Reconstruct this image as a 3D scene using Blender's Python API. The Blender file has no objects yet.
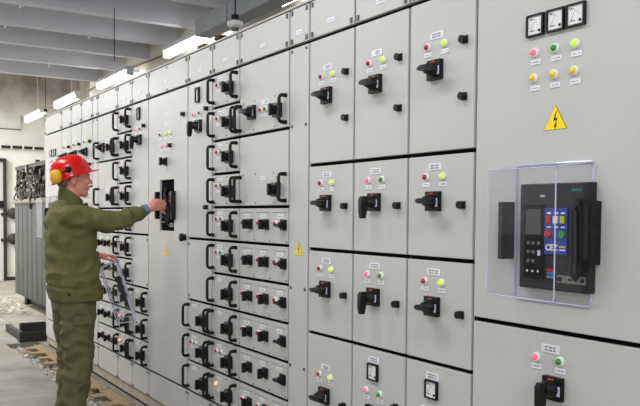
import bpy, bmesh, math, random
from mathutils import Vector, Matrix, noise
random.seed(7)
PI = math.pi
C = bpy.context.scene.collection

# ------------------------------------------------------------------ materials
def srgb(r, g, b):
    f = lambda c: (c/255/12.92) if c <= 10 else ((c/255+.055)/1.055)**2.4
    return (f(r), f(g), f(b), 1)

def mat(name, col, rough=.5, metal=0, emit=None, es=0, var=0, vscale=6, bump=0, bscale=40, col2=None, spec=.5, stretch=None):
    m = bpy.data.materials.new(name); m.use_nodes = True
    nt = m.node_tree; b = nt.nodes['Principled BSDF']
    b.inputs['Base Color'].default_value = col
    b.inputs['Roughness'].default_value = rough
    b.inputs['Metallic'].default_value = metal
    b.inputs['Specular IOR Level'].default_value = spec
    tc = nt.nodes.new('ShaderNodeTexCoord')
    src = tc.outputs['Object']
    if stretch:
        mp = nt.nodes.new('ShaderNodeMapping'); mp.inputs['Scale'].default_value = stretch
        nt.links.new(src, mp.inputs['Vector']); src = mp.outputs['Vector']
    n = nt.nodes.new('ShaderNodeTexNoise'); n.inputs['Scale'].default_value = vscale; n.inputs['Detail'].default_value = 6
    nt.links.new(src, n.inputs['Vector'])
    r = nt.nodes.new('ShaderNodeValToRGB')
    c2 = col2 or tuple(list(c*(1-var) for c in col[:3])+[1])
    r.color_ramp.elements[0].color = c2; r.color_ramp.elements[1].color = col
    r.color_ramp.elements[0].position = .35; r.color_ramp.elements[1].position = .65
    nt.links.new(n.outputs['Fac'], r.inputs['Fac']); nt.links.new(r.outputs['Color'], b.inputs['Base Color'])
    if bump:
        n2 = nt.nodes.new('ShaderNodeTexNoise'); n2.inputs['Scale'].default_value = bscale; n2.inputs['Detail'].default_value = 4
        nt.links.new(src, n2.inputs['Vector'])
        bp = nt.nodes.new('ShaderNodeBump'); bp.inputs['Strength'].default_value = bump; bp.inputs['Distance'].default_value = .01
        nt.links.new(n2.outputs['Fac'], bp.inputs['Height']); nt.links.new(bp.outputs['Normal'], b.inputs['Normal'])
    if emit:
        b.inputs['Emission Color'].default_value = emit; b.inputs['Emission Strength'].default_value = es
    return m

def label_mat(name, base, ink, rows=(.5,), half=.13):
    """white engraved plate: rows of small illegible dark print made by noise along the row"""
    m = bpy.data.materials.new(name); m.use_nodes = True
    nt = m.node_tree; b = nt.nodes['Principled BSDF']; b.inputs['Roughness'].default_value = .4
    L = nt.links.new
    tc = nt.nodes.new('ShaderNodeTexCoord'); sp = nt.nodes.new('ShaderNodeSeparateXYZ'); L(tc.outputs['Generated'], sp.inputs[0])
    def M(op, a, c):
        q = nt.nodes.new('ShaderNodeMath'); q.operation = op
        for i, v in enumerate((a, c)):
            if isinstance(v, (int, float)): q.inputs[i].default_value = v
            else: L(v, q.inputs[i])
        return q.outputs[0]
    acc = None
    for z in rows:
        d = M('ABSOLUTE', M('SUBTRACT', sp.outputs['Z'], z), 0); k = M('LESS_THAN', d, half)
        acc = k if acc is None else M('MAXIMUM', acc, k)
    ye = M('LESS_THAN', M('ABSOLUTE', M('SUBTRACT', sp.outputs['Y'], .5), 0), .36)
    oi = nt.nodes.new('ShaderNodeObjectInfo')
    cb = nt.nodes.new('ShaderNodeCombineXYZ'); L(M('MULTIPLY', sp.outputs['Y'], 14), cb.inputs[0]); L(M('MULTIPLY', oi.outputs['Random'], 50), cb.inputs[1])
    n = nt.nodes.new('ShaderNodeTexNoise'); n.inputs['Scale'].default_value = 1; n.inputs['Detail'].default_value = 1; L(cb.outputs[0], n.inputs['Vector'])
    msk = M('MULTIPLY', M('MULTIPLY', acc, ye), M('GREATER_THAN', n.outputs['Fac'], .42))
    mx = nt.nodes.new('ShaderNodeMix'); mx.data_type = 'RGBA'; L(msk, mx.inputs['Factor'])
    mx.inputs['A'].default_value = base; mx.inputs['B'].default_value = ink; L(mx.outputs['Result'], b.inputs['Base Color'])
    return m

def clear_mat(name, tint, gloss, haze, hazecol):
    m = bpy.data.materials.new(name); m.use_nodes = True
    nt = m.node_tree; nt.nodes.clear(); L = nt.links.new
    o = nt.nodes.new('ShaderNodeOutputMaterial')
    t = nt.nodes.new('ShaderNodeBsdfTransparent'); t.inputs[0].default_value = tint
    g = nt.nodes.new('ShaderNodeBsdfGlossy'); g.inputs['Roughness'].default_value = .03
    d = nt.nodes.new('ShaderNodeBsdfDiffuse'); d.inputs[0].default_value = hazecol
    lw = nt.nodes.new('ShaderNodeLayerWeight'); pw = nt.nodes.new('ShaderNodeMath'); pw.operation = 'POWER'; pw.inputs[1].default_value = 5; L(lw.outputs['Facing'], pw.inputs[0])
    f = nt.nodes.new('ShaderNodeMath'); f.operation = 'MULTIPLY_ADD'; f.inputs[1].default_value = .3; f.inputs[2].default_value = gloss; L(pw.outputs[0], f.inputs[0])
    a = nt.nodes.new('ShaderNodeMixShader'); a.inputs[0].default_value = haze; L(t.outputs[0], a.inputs[1]); L(d.outputs[0], a.inputs[2])
    c = nt.nodes.new('ShaderNodeMixShader'); L(f.outputs[0], c.inputs[0]); L(a.outputs[0], c.inputs[1]); L(g.outputs[0], c.inputs[2])
    L(c.outputs[0], o.inputs[0]); return m

M = {}
M['door'] = mat('cabinet_paint', srgb(188,189,188), .42, var=.03, vscale=3)
M['case'] = mat('carcass_paint', srgb(168,168,164), .5, var=.04)
M['gasket_shade'] = mat('black_gasket_gap_shade', srgb(8,8,8), .9, spec=.1)  # whole carcass front blackened: gasket plus painted-in shade of the door gaps
M['plinth'] = mat('plinth_paint', srgb(168,160,144), .7, var=.18, vscale=9)
M['plinth_dark'] = mat('plinth_dark_foot', srgb(46,44,42), .8)  # darker strip along the foot of the plinth
M['black'] = mat('black_plastic', srgb(14,14,17), .45, var=.1, spec=.3)
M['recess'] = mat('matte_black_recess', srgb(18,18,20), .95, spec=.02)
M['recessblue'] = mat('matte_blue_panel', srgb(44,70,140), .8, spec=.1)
M['black2'] = mat('dark_plastic', srgb(34,34,38), .45, spec=.3)
M['screw'] = mat('screw_metal', srgb(96,94,90), .4, .7)
M['white'] = mat('white_plastic', srgb(226,226,228), .4)
M['orange'] = mat('orange_mark', srgb(190,80,40), .5)
M['lilac'] = mat('lilac_label', srgb(200,204,232), .5)
M['label'] = label_mat('engraved_label', srgb(226,226,234), srgb(130,132,150))
M['label2'] = label_mat('engraved_label_two_rows', srgb(226,226,234), srgb(118,120,138), (.32,.68), .11)
M['red'] = mat('red_lens', srgb(168,22,32), .25)
M['green'] = mat('green_lens', srgb(40,130,48), .25, emit=srgb(40,160,40), es=.12)
M['lime'] = mat('lit_lime_lens', srgb(180,225,30), .25, emit=srgb(190,250,10), es=.55)
M['pink'] = mat('lit_pink_lens', srgb(240,110,140), .25, emit=srgb(255,70,110), es=.55)
M['palepink'] = mat('lit_pale_pink_lens', srgb(245,190,195), .25, emit=srgb(255,150,160), es=.4)
M['yellow'] = mat('yellow_lens', srgb(225,190,30), .25, emit=srgb(230,190,10), es=.15)
M['amber'] = mat('lit_orange_lens', srgb(255,150,90), .25, emit=srgb(255,120,60), es=3)
M['hotpink'] = mat('lit_rose_lens', srgb(255,120,130), .25, emit=srgb(255,90,110), es=2)
M['signyellow'] = mat('sign_yellow', srgb(246,216,10), .4)
M['ink'] = mat('black_ink', srgb(20,18,14), .6)
M['redink'] = mat('red_ink', srgb(220,110,110), .6)
M['blue'] = mat('blue_panel', srgb(30,60,150), .4)
M['bluebtn'] = mat('blue_print', srgb(40,100,170), .4)
M['teal'] = mat('teal_print', srgb(60,140,135), .5)
M['yg'] = mat('yellow_green_button', srgb(190,190,40), .4)
M['lcd'] = mat('dark_display', srgb(40,46,44), .2)
M['grey'] = mat('grey_plastic', srgb(98,98,104), .5)
M['greymetal'] = mat('dull_steel', srgb(140,138,132), .4, .4, var=.2, vscale=60)
M['cover'] = clear_mat('clear_polycarbonate', (.965,.965,.972,1), .012, .006, (.8,.8,.85,1))
M['edge'] = clear_mat('polycarbonate_edge', (.78,.80,.93,1), .06, .5, (.78,.80,.97,1))
M['concrete'] = mat('wall_concrete', srgb(206,202,190), .9, var=.25, vscale=1.6, bump=.4, bscale=12)
M['beam'] = mat('painted_concrete_beam', srgb(216,217,228), .85, var=.12, vscale=1.5, bump=.3, bscale=9, stretch=(.3,1,1))
M['ceil'] = mat('ceiling_concrete', srgb(160,160,164), .9, var=.2, vscale=1.2)
M['duct'] = mat('painted_steel_duct', srgb(150,156,162), .5, var=.15, vscale=4)
M['rust'] = mat('rusty_tray', srgb(86,54,34), .8, var=.4, vscale=12)
M['tube'] = mat('fluorescent_diffuser', (1,1,1,1), .4, emit=(1,.99,.97,1), es=13)
M['fixture'] = mat('fixture_housing', srgb(190,192,196), .5)
M['pipe'] = mat('dark_pipe', srgb(34,30,28), .6)
M['cable'] = mat('brown_cable', srgb(112,92,72), .8)
M['debris'] = mat('pale_debris', srgb(200,196,180), .9, var=.3, vscale=20)
M['wood'] = mat('brown_board', srgb(150,126,92), .85, var=.35, vscale=10, stretch=(4,1,4))
M['gravel'] = mat('gravel_bed', srgb(190,184,168), .95, var=.45, vscale=30, bump=.8, bscale=60)
M['steeldark'] = mat('dark_steel_channel', srgb(30,31,31), .6, .1, var=.3)
M['machine'] = mat('old_grey_enclosure', srgb(50,54,53), .55, var=.2, vscale=4, stretch=(1,1,.3))
M['machinedark'] = mat('old_dark_gear', srgb(46,43,39), .7, var=.4, vscale=14)
M['machinelight'] = mat('old_dusty_gear', srgb(112,107,96), .8, var=.4, vscale=10)
M['skin'] = mat('skin', srgb(224,152,136), .5, var=.14, vscale=22, bump=.15, bscale=120)
M['jacket'] = mat('olive_jacket_cloth', srgb(100,99,62), .85, var=.16, vscale=9, bump=.25, bscale=160, spec=.2)
M['trousers'] = mat('olive_trouser_cloth', srgb(98,97,68), .85, var=.2, vscale=9, bump=.25, bscale=160, spec=.2)
M['helmet'] = mat('red_helmet_shell', srgb(206,24,22), .22, var=.08)
M['cup'] = mat('yellow_ear_cup', srgb(228,172,24), .4, var=.1)
M['hair'] = mat('grey_brown_hair', srgb(128,114,102), .8, var=.35, vscale=60)
M['shirt'] = mat('blue_shirt_cuff', srgb(110,124,170), .8, var=.1)
M['boot'] = mat('black_boot', srgb(26,24,22), .6)
M['eye'] = mat('eye_white', srgb(210,200,195), .3)
M['iris'] = mat('iris_dark', srgb(50,40,34), .3)
M['lips'] = mat('lips', srgb(158,92,84), .5)
M['doorwood'] = mat('white_door_paint', srgb(196,196,190), .6, var=.1)

# floor: concrete slabs with joints, stains
def floor_mat():
    m = bpy.data.materials.new('worn_concrete_floor'); m.use_nodes = True
    nt = m.node_tree; b = nt.nodes['Principled BSDF']; L = nt.links.new
    tc = nt.nodes.new('ShaderNodeTexCoord')
    br = nt.nodes.new('ShaderNodeTexBrick'); br.inputs['Scale'].default_value = 1
    br.inputs['Brick Width'].default_value = .9; br.inputs['Row Height'].default_value = .62; br.offset = .0
    br.inputs['Mortar Size'].default_value = .006
    br.inputs['Color1'].default_value = srgb(146,143,130); br.inputs['Color2'].default_value = srgb(136,134,123); br.inputs['Mortar'].default_value = srgb(118,112,98)
    L(tc.outputs['Object'], br.inputs['Vector'])
    n = nt.nodes.new('ShaderNodeTexNoise'); n.inputs['Scale'].default_value = 1.7; n.inputs['Detail'].default_value = 8; n.inputs['Roughness'].default_value = .7
    L(tc.outputs['Object'], n.inputs['Vector'])
    r = nt.nodes.new('ShaderNodeValToRGB'); r.color_ramp.elements[0].position = .3; r.color_ramp.elements[1].position = .62
    r.color_ramp.elements[0].color = (.42,.38,.31,1); r.color_ramp.elements[1].color = (1,1,1,1); L(n.outputs['Fac'], r.inputs['Fac'])
    mx = nt.nodes.new('ShaderNodeMix'); mx.data_type = 'RGBA'; mx.blend_type = 'MULTIPLY'; mx.inputs['Factor'].default_value = .85
    L(br.outputs['Color'], mx.inputs['A']); L(r.outputs['Color'], mx.inputs['B']); L(mx.outputs['Result'], b.inputs['Base Color'])
    b.inputs['Roughness'].default_value = .75
    bp = nt.nodes.new('ShaderNodeBump'); bp.inputs['Strength'].default_value = .3; bp.inputs['Distance'].default_value = .01
    n2 = nt.nodes.new('ShaderNodeTexNoise'); n2.inputs['Scale'].default_value = 25; L(tc.outputs['Object'], n2.inputs['Vector']); L(n2.outputs['Fac'], bp.inputs['Height']); L(bp.outputs['Normal'], b.inputs['Normal'])
    return m
M['floor'] = floor_mat()

# end wall: white below, blending to mottled grey higher up, ragged edge
def endwall_mat():
    m = mat('pale_to_grey_end_wall', srgb(226,225,218), .9, var=.05, vscale=2, bump=.3, bscale=8)
    nt = m.node_tree; L = nt.links.new; b = nt.nodes['Principled BSDF']
    ramp = b.inputs['Base Color'].links[0].from_node
    tc = nt.nodes.new('ShaderNodeTexCoord'); sp = nt.nodes.new('ShaderNodeSeparateXYZ'); L(tc.outputs['Object'], sp.inputs[0])
    n = nt.nodes.new('ShaderNodeTexNoise'); n.inputs['Scale'].default_value = 1.4; n.inputs['Detail'].default_value = 7; L(tc.outputs['Object'], n.inputs['Vector'])
    a = nt.nodes.new('ShaderNodeMath'); a.operation = 'MULTIPLY_ADD'; a.inputs[1].default_value = 1.2; L(n.outputs['Fac'], a.inputs[0]); L(sp.outputs['Z'], a.inputs[2])
    r = nt.nodes.new('ShaderNodeMapRange'); r.inputs['From Min'].default_value = 3.9; r.inputs['From Max'].default_value = 4.6; L(a.outputs[0], r.inputs['Value'])
    n3 = nt.nodes.new('ShaderNodeTexNoise'); n3.inputs['Scale'].default_value = 2.2; n3.inputs['Detail'].default_value = 8; L(tc.outputs['Object'], n3.inputs['Vector'])
    r3 = nt.nodes.new('ShaderNodeValToRGB'); r3.color_ramp.elements[0].position = .35; r3.color_ramp.elements[1].position = .6
    r3.color_ramp.elements[0].color = srgb(150,144,132); r3.color_ramp.elements[1].color = srgb(196,192,184); L(n3.outputs['Fac'], r3.inputs['Fac'])
    mx = nt.nodes.new('ShaderNodeMix'); mx.data_type = 'RGBA'; L(r.outputs['Result'], mx.inputs['Factor']); L(ramp.outputs['Color'], mx.inputs['A']); L(r3.outputs['Color'], mx.inputs['B'])
    L(mx.outputs['Result'], b.inputs['Base Color']); return m
M['endwall'] = endwall_mat()

# ------------------------------------------------------------------ mesh helper
class MB:
    def __init__(s): s.v = []; s.f = []; s.m = []; s.mats = []
    def mi(s, k):
        if k not in s.mats: s.mats.append(k)
        return s.mats.index(k)
    def add(s, vs, fs, k):
        o = len(s.v); s.v += [tuple(p) for p in vs]; i = s.mi(k)
        for f in fs: s.f.append(tuple(o+a for a in f)); s.m.append(i)
        return s
    def box(s, x0, x1, y0, y1, z0, z1, k, front=None):
        vs = [(x0,y0,z0),(x1,y0,z0),(x1,y1,z0),(x0,y1,z0),(x0,y0,z1),(x1,y0,z1),(x1,y1,z1),(x0,y1,z1)]
        fs = [(0,3,2,1),(4,5,6,7),(0,1,5,4),(2,3,7,6),(1,2,6,5)]
        s.add(vs, fs, k); o = len(s.v)-8
        s.f.append((o, o+4, o+7, o+3)); s.m.append(s.mi(front or k)); return s
    def lathe(s, c, prof, n, ks, axis='-x'):
        """prof: list of (h, r) along the axis; ks: material per band"""
        c = Vector(c); A = {'-x': (Vector((-1,0,0)), Vector((0,1,0)), Vector((0,0,1))), 'y': (Vector((0,1,0)), Vector((1,0,0)), Vector((0,0,1))),
             '-y': (Vector((0,-1,0)), Vector((1,0,0)), Vector((0,0,1))), 'z': (Vector((0,0,1)), Vector((1,0,0)), Vector((0,1,0)))}[axis] if isinstance(axis, str) else axis
        a, u, w = A; o = len(s.v)
        for h, r in prof:
            for i in range(n):
                t = 2*PI*i/n; s.v.append(tuple(c + a*h + u*(r*math.cos(t)) + w*(r*math.sin(t))))
        for j in range(len(prof)-1):
            k = s.mi(ks if isinstance(ks, str) else ks[j])
            for i in range(n):
                p = o+j*n+i; q = o+j*n+(i+1) % n; s.f.append((p, q, q+n, p+n)); s.m.append(k)
        k0 = s.mi(ks if isinstance(ks, str) else ks[0]); k1 = s.mi(ks if isinstance(ks, str) else ks[-1])
        s.f.append(tuple(o+i for i in range(n))[::-1]); s.m.append(k0)
        l = o+(len(prof)-1)*n; s.f.append(tuple(l+i for i in range(n))); s.m.append(k1)
        return s
    def tube(s, path, r, k, n=8, flat=1.0):
        P = [Vector(p) for p in path]; o = len(s.v); N = len(P)
        for j, p in enumerate(P):
            t = (P[min(j+1, N-1)]-P[max(j-1, 0)]).normalized()
            up = Vector((0,0,1)) if abs(t.z) < .9 else Vector((0,1,0))
            u = t.cross(up).normalized(); w = u.cross(t).normalized()
            rr = r[j] if isinstance(r, (list, tuple)) else r
            for i in range(n):
                a = 2*PI*i/n; s.v.append(tuple(p+u*rr*math.cos(a)*flat+w*rr*math.sin(a)))
        i0 = s.mi(k)
        for j in range(N-1):
            for i in range(n):
                a = o+j*n+i; b = o+j*n+(i+1) % n; s.f.append((a, b, b+n, a+n)); s.m.append(i0)
        s.f.append(tuple(o+i for i in range(n))[::-1]); s.m.append(i0)
        s.f.append(tuple(o+(N-1)*n+i for i in range(n))); s.m.append(i0); return s
    def poly(s, pts, x0, x1, k):
        """prism of (y,z) outline between x0 (front) and x1"""
        n = len(pts); vs = [(x0,y,z) for y,z in pts]+[(x1,y,z) for y,z in pts]
        s.add(vs, [tuple(range(n)), tuple(range(2*n-1, n-1, -1))]+[(i, i+n, (i+1) % n+n, (i+1) % n) for i in range(n)], k); return s
    def ring(s, x0, x1, o, i, k):
        """frame between outer rect o=(y0,y1,z0,z1) and inner rect i, connected"""
        R = lambda q: [(q[0],q[2]),(q[1],q[2]),(q[1],q[3]),(q[0],q[3])]
        vs = [(x,y,z) for x in (x0,x1) for q in (o,i) for y,z in R(q)]
        fs = []
        for a in range(4):
            b = (a+1) % 4
            fs += [(a,b,4+b,4+a), (8+b,8+a,12+a,12+b), (b,a,8+a,8+b), (4+a,4+b,12+b,12+a)]
        s.add(vs, fs, k); return s
    def text(s, txt, size, yc, zc, x, k, depth=.0006, bold=0):
        cu = bpy.data.curves.new('t', 'FONT'); cu.body = txt; cu.size = size; cu.align_x = 'CENTER'; cu.align_y = 'CENTER'; cu.extrude = depth; cu.offset = bold
        o = bpy.data.objects.new('t', cu); C.objects.link(o); bpy.context.view_layer.update()
        me = bpy.data.meshes.new_from_object(o.evaluated_get(bpy.context.evaluated_depsgraph_get()))
        s.add([(x-p.co.z, yc-p.co.x, zc+p.co.y) for p in me.vertices], [tuple(f.vertices) for f in me.polygons], k)
        bpy.data.objects.remove(o); bpy.data.curves.remove(cu); bpy.data.meshes.remove(me); return s
    def mesh(s, name, smooth=False):
        me = bpy.data.meshes.new(name); me.from_pydata(s.v, [], s.f)
        for k in s.mats: me.materials.append(M[k])
        for p, i in zip(me.polygons, s.m): p.material_index = i
        bm = bmesh.new(); bm.from_mesh(me); bmesh.ops.recalc_face_normals(bm, faces=bm.faces); bm.to_mesh(me); bm.free()
        if smooth:
            for p in me.polygons: p.use_smooth = True
            me.set_sharp_from_angle(angle=math.radians(40)) if hasattr(me, 'set_sharp_from_angle') else None
        return me

W = {}
def put(name, me, loc, parent=None, label=None):
    """link a mesh (or an Empty when me is None) at a world location, under parent"""
    o = bpy.data.objects.new(name, me); C.objects.link(o)
    loc = Vector(loc); W[o.name] = loc
    if parent is not None: o.parent = parent; o.location = loc - W[parent.name]
    else: o.location = loc
    if label: o['label'] = label
    return o
def thing(name, label, cat, loc=(0,0,0), group=None, me=None):
    o = put(name, me, loc); o['label'] = label; o['category'] = cat
    if group: o['group'] = group
    return o
def struct(name, me, loc=(0,0,0), label=None):
    o = put(name, me, loc); o['kind'] = 'structure'
    if label: o['label'] = label
    return o
def bevel(o, w=.0025, seg=2):
    m = o.modifiers.new('bevel', 'BEVEL'); m.width = w; m.segments = seg; m.limit_method = 'ANGLE'; m.harden_normals = False; return o

# ------------------------------------------------------------------ shared small meshes (front faces -x)
def lamp_mesh(col, r=.0155):
    return MB().lathe((0,0,0), [(0,r),(.006,r),(.009,r*.86),(.009,r*.66),(.014,r*.6),(.0175,r*.42),(.019,r*.12)], 18,
                      ['white','white','white',col,col,col]).mesh('indicator_lamp_'+col, True)
LAMP = {c: lamp_mesh(c) for c in ('red','green','lime','pink','palepink','yellow','amber','hotpink')}
def plate_mesh(w, h, k='label', t=.0025): return MB().box(-t, 0, -w/2, w/2, -h/2, h/2, k).mesh('label_plate')
PL_S = plate_mesh(.041, .017); PL_M = plate_mesh(.058, .02); PL_L = plate_mesh(.072, .026, 'label2'); PL_H = plate_mesh(.075, .028); PL_T = plate_mesh(.038, .016)

def rotary(vertical, k=.93):
    b = MB(); s = .04*k
    b.box(-.02*k, 0, -s, s, -s, s, 'black')
    b.box(-.021*k, -.0195*k, -s*.93, -s*.5, -s*.55, s*.3, 'lilac')
    b.box(-.0208*k, -.0195*k, -s*.25, s*.35, s*.62, s*.86, 'orange')
    b.lathe((0,0,0), [(.018*k,.031*k),(.034*k,.029*k),(.042*k,.024*k),(.060*k,.018*k)], 20, 'black')
    # pistol grip: tapered bar, reaching past the boss one way
    L0, L1 = (.026*k, -.074*k)
    def q(a, x, t): return (x, t, a) if vertical else (x, a, t)
    vs = []
    for a, h0, h1, t in ((L0,.066,.084,.0045),(L0*.2,.048,.088,.011),(L1*.6,.056,.088,.011),(L1,.062,.084,.009)) if not vertical else ((L0,.050,.082,.010),(L0*.4,.048,.088,.0125),(L1*.6,.056,.088,.0115),(L1,.062,.084,.009)):
        vs += [q(a,-h0*k,-t*k), q(a,-h0*k,t*k), q(a,-h1*k,t*k), q(a,-h1*k,-t*k)]
    fs = [(0,1,2,3),(12,15,14,13)]
    for j in range(3):
        for i in range(4): fs.append((j*4+i, j*4+(i+1) % 4, j*4+4+(i+1) % 4, j*4+4+i))
    b.add(vs, fs, 'black')
    return b.mesh('rotary_switch', True)
ROT_H = rotary(False); ROT_V = rotary(True)

def small_switch(vert=True):
    b = MB(); s = .024
    b.box(-.012, 0, -s, s, -s*1.15, s*1.15, 'black')
    b.lathe((0,0,0), [(.01,.019),(.03,.017)], 14, 'black')
    if vert: b.box(-.05, -.028, -.007, .007, -.026, .026, 'black')
    else: b.box(-.05, -.028, -.026, .026, -.007, .007, 'black')
    return b.mesh('rotary_switch', True)
SW_V = small_switch(True); SW_H = small_switch(False)
def drawer_switch():
    b = MB(); b.box(-.028, 0, -.029, .029, -.036, .036, 'black')
    b.lathe((0,0,0), [(.026,.024),(.045,.021)], 16, 'black')
    b.box(-.062, -.043, -.008, .008, -.03, .03, 'black'); b.box(-.0285, -.027, -.022, .022, .026, .033, 'grey')
    return b.mesh('rotary_switch', True)
SW_D = drawer_switch()
LOCK = MB().box(-.006,0,-.013,.013,-.014,.014,'black').lathe((0,0,0), [(.005,.0125),(.014,.0115),(.014,.014),(.024,.014)], 14, 'black').mesh('door_lock', True)
KNOB = MB().lathe((0,0,0), [(0,.02),(.02,.02),(.02,.026),(.034,.028),(.040,.02)], 18, 'black').mesh('door_knob', True)
SCREW = MB().lathe((0,0,0), [(0,.008),(.003,.008),(.0045,.006)], 12, 'screw').mesh('screw', True)
SSCREW = MB().lathe((0,0,0), [(0,.0042),(.002,.004)], 8, 'ink').mesh('screw', True)
HSCREW = MB().box(-.006, 0, -.0075, .0075, -.011, .011, 'screw').mesh('hinge_pin')
def handle_mesh(h=.042, half=.063):
    z = half; p = [(0,0,z+.004),(-h*.7,0,z+.004),(-h*.93,0,z-.002),(-h,0,z-.012),(-h,0,0),(-h,0,-z+.012),(-h*.93,0,-z+.002),(-h*.7,0,-z-.004),(0,0,-z-.004)]
    b = MB().tube(p, [.011,.0095,.0095,.009,.009,.009,.0095,.0095,.011], 'black', 10); return b.mesh('pull_handle', True)
HANDLE = handle_mesh()

def meter_mesh(s=.0375):
    b = MB(); b.ring(-.012, 0, (-s,s,-s,s), (-s*.82,s*.82,-s*.84,s*.84), 'black')
    b.box(-.007, 0, -s*.83, s*.83, -s*.85, s*.85, 'white')
    x = -.0075
    b.lathe((0,-s*.5,-s*.52), [(.006,s*.13),(.010,s*.12)], 12, 'ink')
    b.box(x, -.0069, s*.05, s*.6, -s*.52, -s*.44, 'ink'); b.box(x, -.0069, s*.35, s*.6, s*.52, s*.6, 'ink')
    for i in range(6):
        a = math.radians(28+i*13); y = s*.62-math.cos(a)*s*1.05; z = -s*.5+math.sin(a)*s*1.15
        b.box(x, -.0069, y-s*.035, y+s*.035, z-s*.05, z+s*.05, 'redink' if i < 3 else 'ink')
    b.add([(x, s*.5, -s*.4),(x, s*.46, -s*.42),(x, s*.05, s*.42),(x,s*.07,s*.44)], [(0,1,2,3)], 'ink')
    return b.mesh('panel_meter')
METER = meter_mesh(.0352)
def narrow_meter():
    b = MB(); b.ring(-.014, 0, (-.028,.028,-.046,.046), (-.019,.019,-.036,.036), 'black')
    b.box(-.006, 0, -.02, .02, -.037, .037, 'white'); b.box(-.0066, -.0059, -.008, -.004, -.03, .03, 'ink')
    return b.mesh('panel_meter')
NMETER = narrow_meter()
def sign_mesh(s=.05):
    b = MB(); h = s*.87*1.9
    tri = lambda k: [(s*k, -h/2*k), (-s*k, -h/2*k), (0, h/2*k)]
    b.poly(tri(1), -.0012, 0, 'ink'); 
    b.poly([(y*.965, z*.965-.0006) for y, z in tri(1)], -.0018, -.001, 'signyellow')
    q = s/50*1000/1000
    bolt = [(.0035,.026),(-.0045,.006),(-.006,-.004),(.0035,-.001),(-.0005,-.018),(-.0045,-.016),(.001,-.030),(.0065,-.013),(.0025,-.016),(.0085,.006),(-.0005,.004),(.0065,.026)]
    b.poly([(-y*s/.05*1.15, z*s/.05*1.05-.008*s/.05) for y, z in bolt], -.0024, -.0015, 'ink')
    return b.mesh('warning_sign')
SIGN = sign_mesh(.047); SIGN_S = sign_mesh(.042)

# ------------------------------------------------------------------ switchgear
ZT, ZH, ZB, ZP = 2.463, 2.272, .30, .10
GV, GH = .007, .008            # half gaps
def cabinet(y0, y1, label, group=None):
    yc = (y0+y1)/2
    t = thing('switchgear_cabinet', label, 'electrical cabinet', (.3, yc, 0), group)
    b = MB().box(.021, .62, y0+.0005, y1-.0005, ZP, ZT-.004, 'case', 'gasket_shade').mesh('cabinet_body')
    b.transform(Matrix.Translation((-.3, -yc, 0))); put('cabinet_body', b, (.3, yc, 0), t)
    b = MB().box(-.004, .63, y0, y1, -.004, .006, 'case').mesh('roof_plate'); b.transform(Matrix.Translation((-.3,-yc,0))); put('roof_plate', b, (.3, yc, ZT), t)
    b = MB().box(.012, .6, y0, y1, .03, ZP-.004, 'plinth').box(.03, .6, y0, y1, 0, .03, 'plinth_dark').mesh('plinth'); b.transform(Matrix.Translation((-.3,-yc,0)))
    put('plinth', b, (.3, yc, 0), t)
    return t
def panel(t, name, y0, y1, z0, z1, hole=None, label=None):
    y0 += GV; y1 -= GV; z0 += GH; z1 -= GH; yc, zc = (y0+y1)/2, (z0+z1)/2
    b = MB()
    if hole: b.ring(0, .02, (y0-yc,y1-yc,z0-zc,z1-zc), (hole[0]-yc,hole[1]-yc,hole[2]-zc,hole[3]-zc), 'door')
    else: b.box(0, .02, y0-yc, y1-yc, z0-zc, z1-zc, 'door')
    o = put(name, b.mesh(name), (0, yc, zc), t, label); bevel(o)
    return o
def sub(name, me, o, y, z, x=0, label=None): return put(name, me, (x, y, z), o, label)
def corners(o, y0, y1, z0, z1, me=None, d=.026, dz=.026, name='hinge_pin'):
    for y in (y0+d, y1-d):
        for z in (z0+dz, z1-dz): sub(name, me or HSCREW, o, y, z)

def header(t, y0, y1, lab=True):
    o = panel(t, 'header_panel', y0, y1, ZH, ZT); corners(o, y0, y1, ZH, ZT)
    if lab: sub('label_plate', PL_M, o, (y0+y1)/2, ZH+.062)
def kick(t, y0, y1):
    o = panel(t, 'base_panel', y0, y1, ZP, ZB); corners(o, y0, y1, ZP, ZB, SCREW, .022, .02, 'screw')

def feeder_door(t, y0, y1, z0, z1, red, grn, vert, tall=False, meter=False, sw=True, dz=0):
    """yT = far (left in the photograph) edge = y1"""
    o = panel(t, 'feeder_door', y0, y1, z0, z1)
    zl = z1-(.148 if tall else .05)+dz
    sub('label_plate', PL_L, o, y1-.165, zl)
    if meter: sub('panel_meter', METER, o, y1-.165, zl-.052); zz = zl-.138
    else: zz = zl-.038
    for y, c in ((y1-.115, red), (y1-.212, grn)):
        sub('indicator_lamp', LAMP[c], o, y, zz); sub('label_plate', PL_S, o, y, zz-.029)
    if sw: sub('rotary_switch', ROT_V if vert else ROT_H, o, y1-.166, zz-.093)
    if tall:
        sub('door_lock', LOCK, o, y0+.056, zl-.045); sub('door_lock', LOCK, o, y0+.056, zl-.248)
    else: sub('door_lock', LOCK, o, y0+.056, zz-(.03 if meter else .11) if not sw or meter else zz-.108)
    return o
R1, R2, R3, R4 = ZH, 1.68, 1.28, .88

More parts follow.
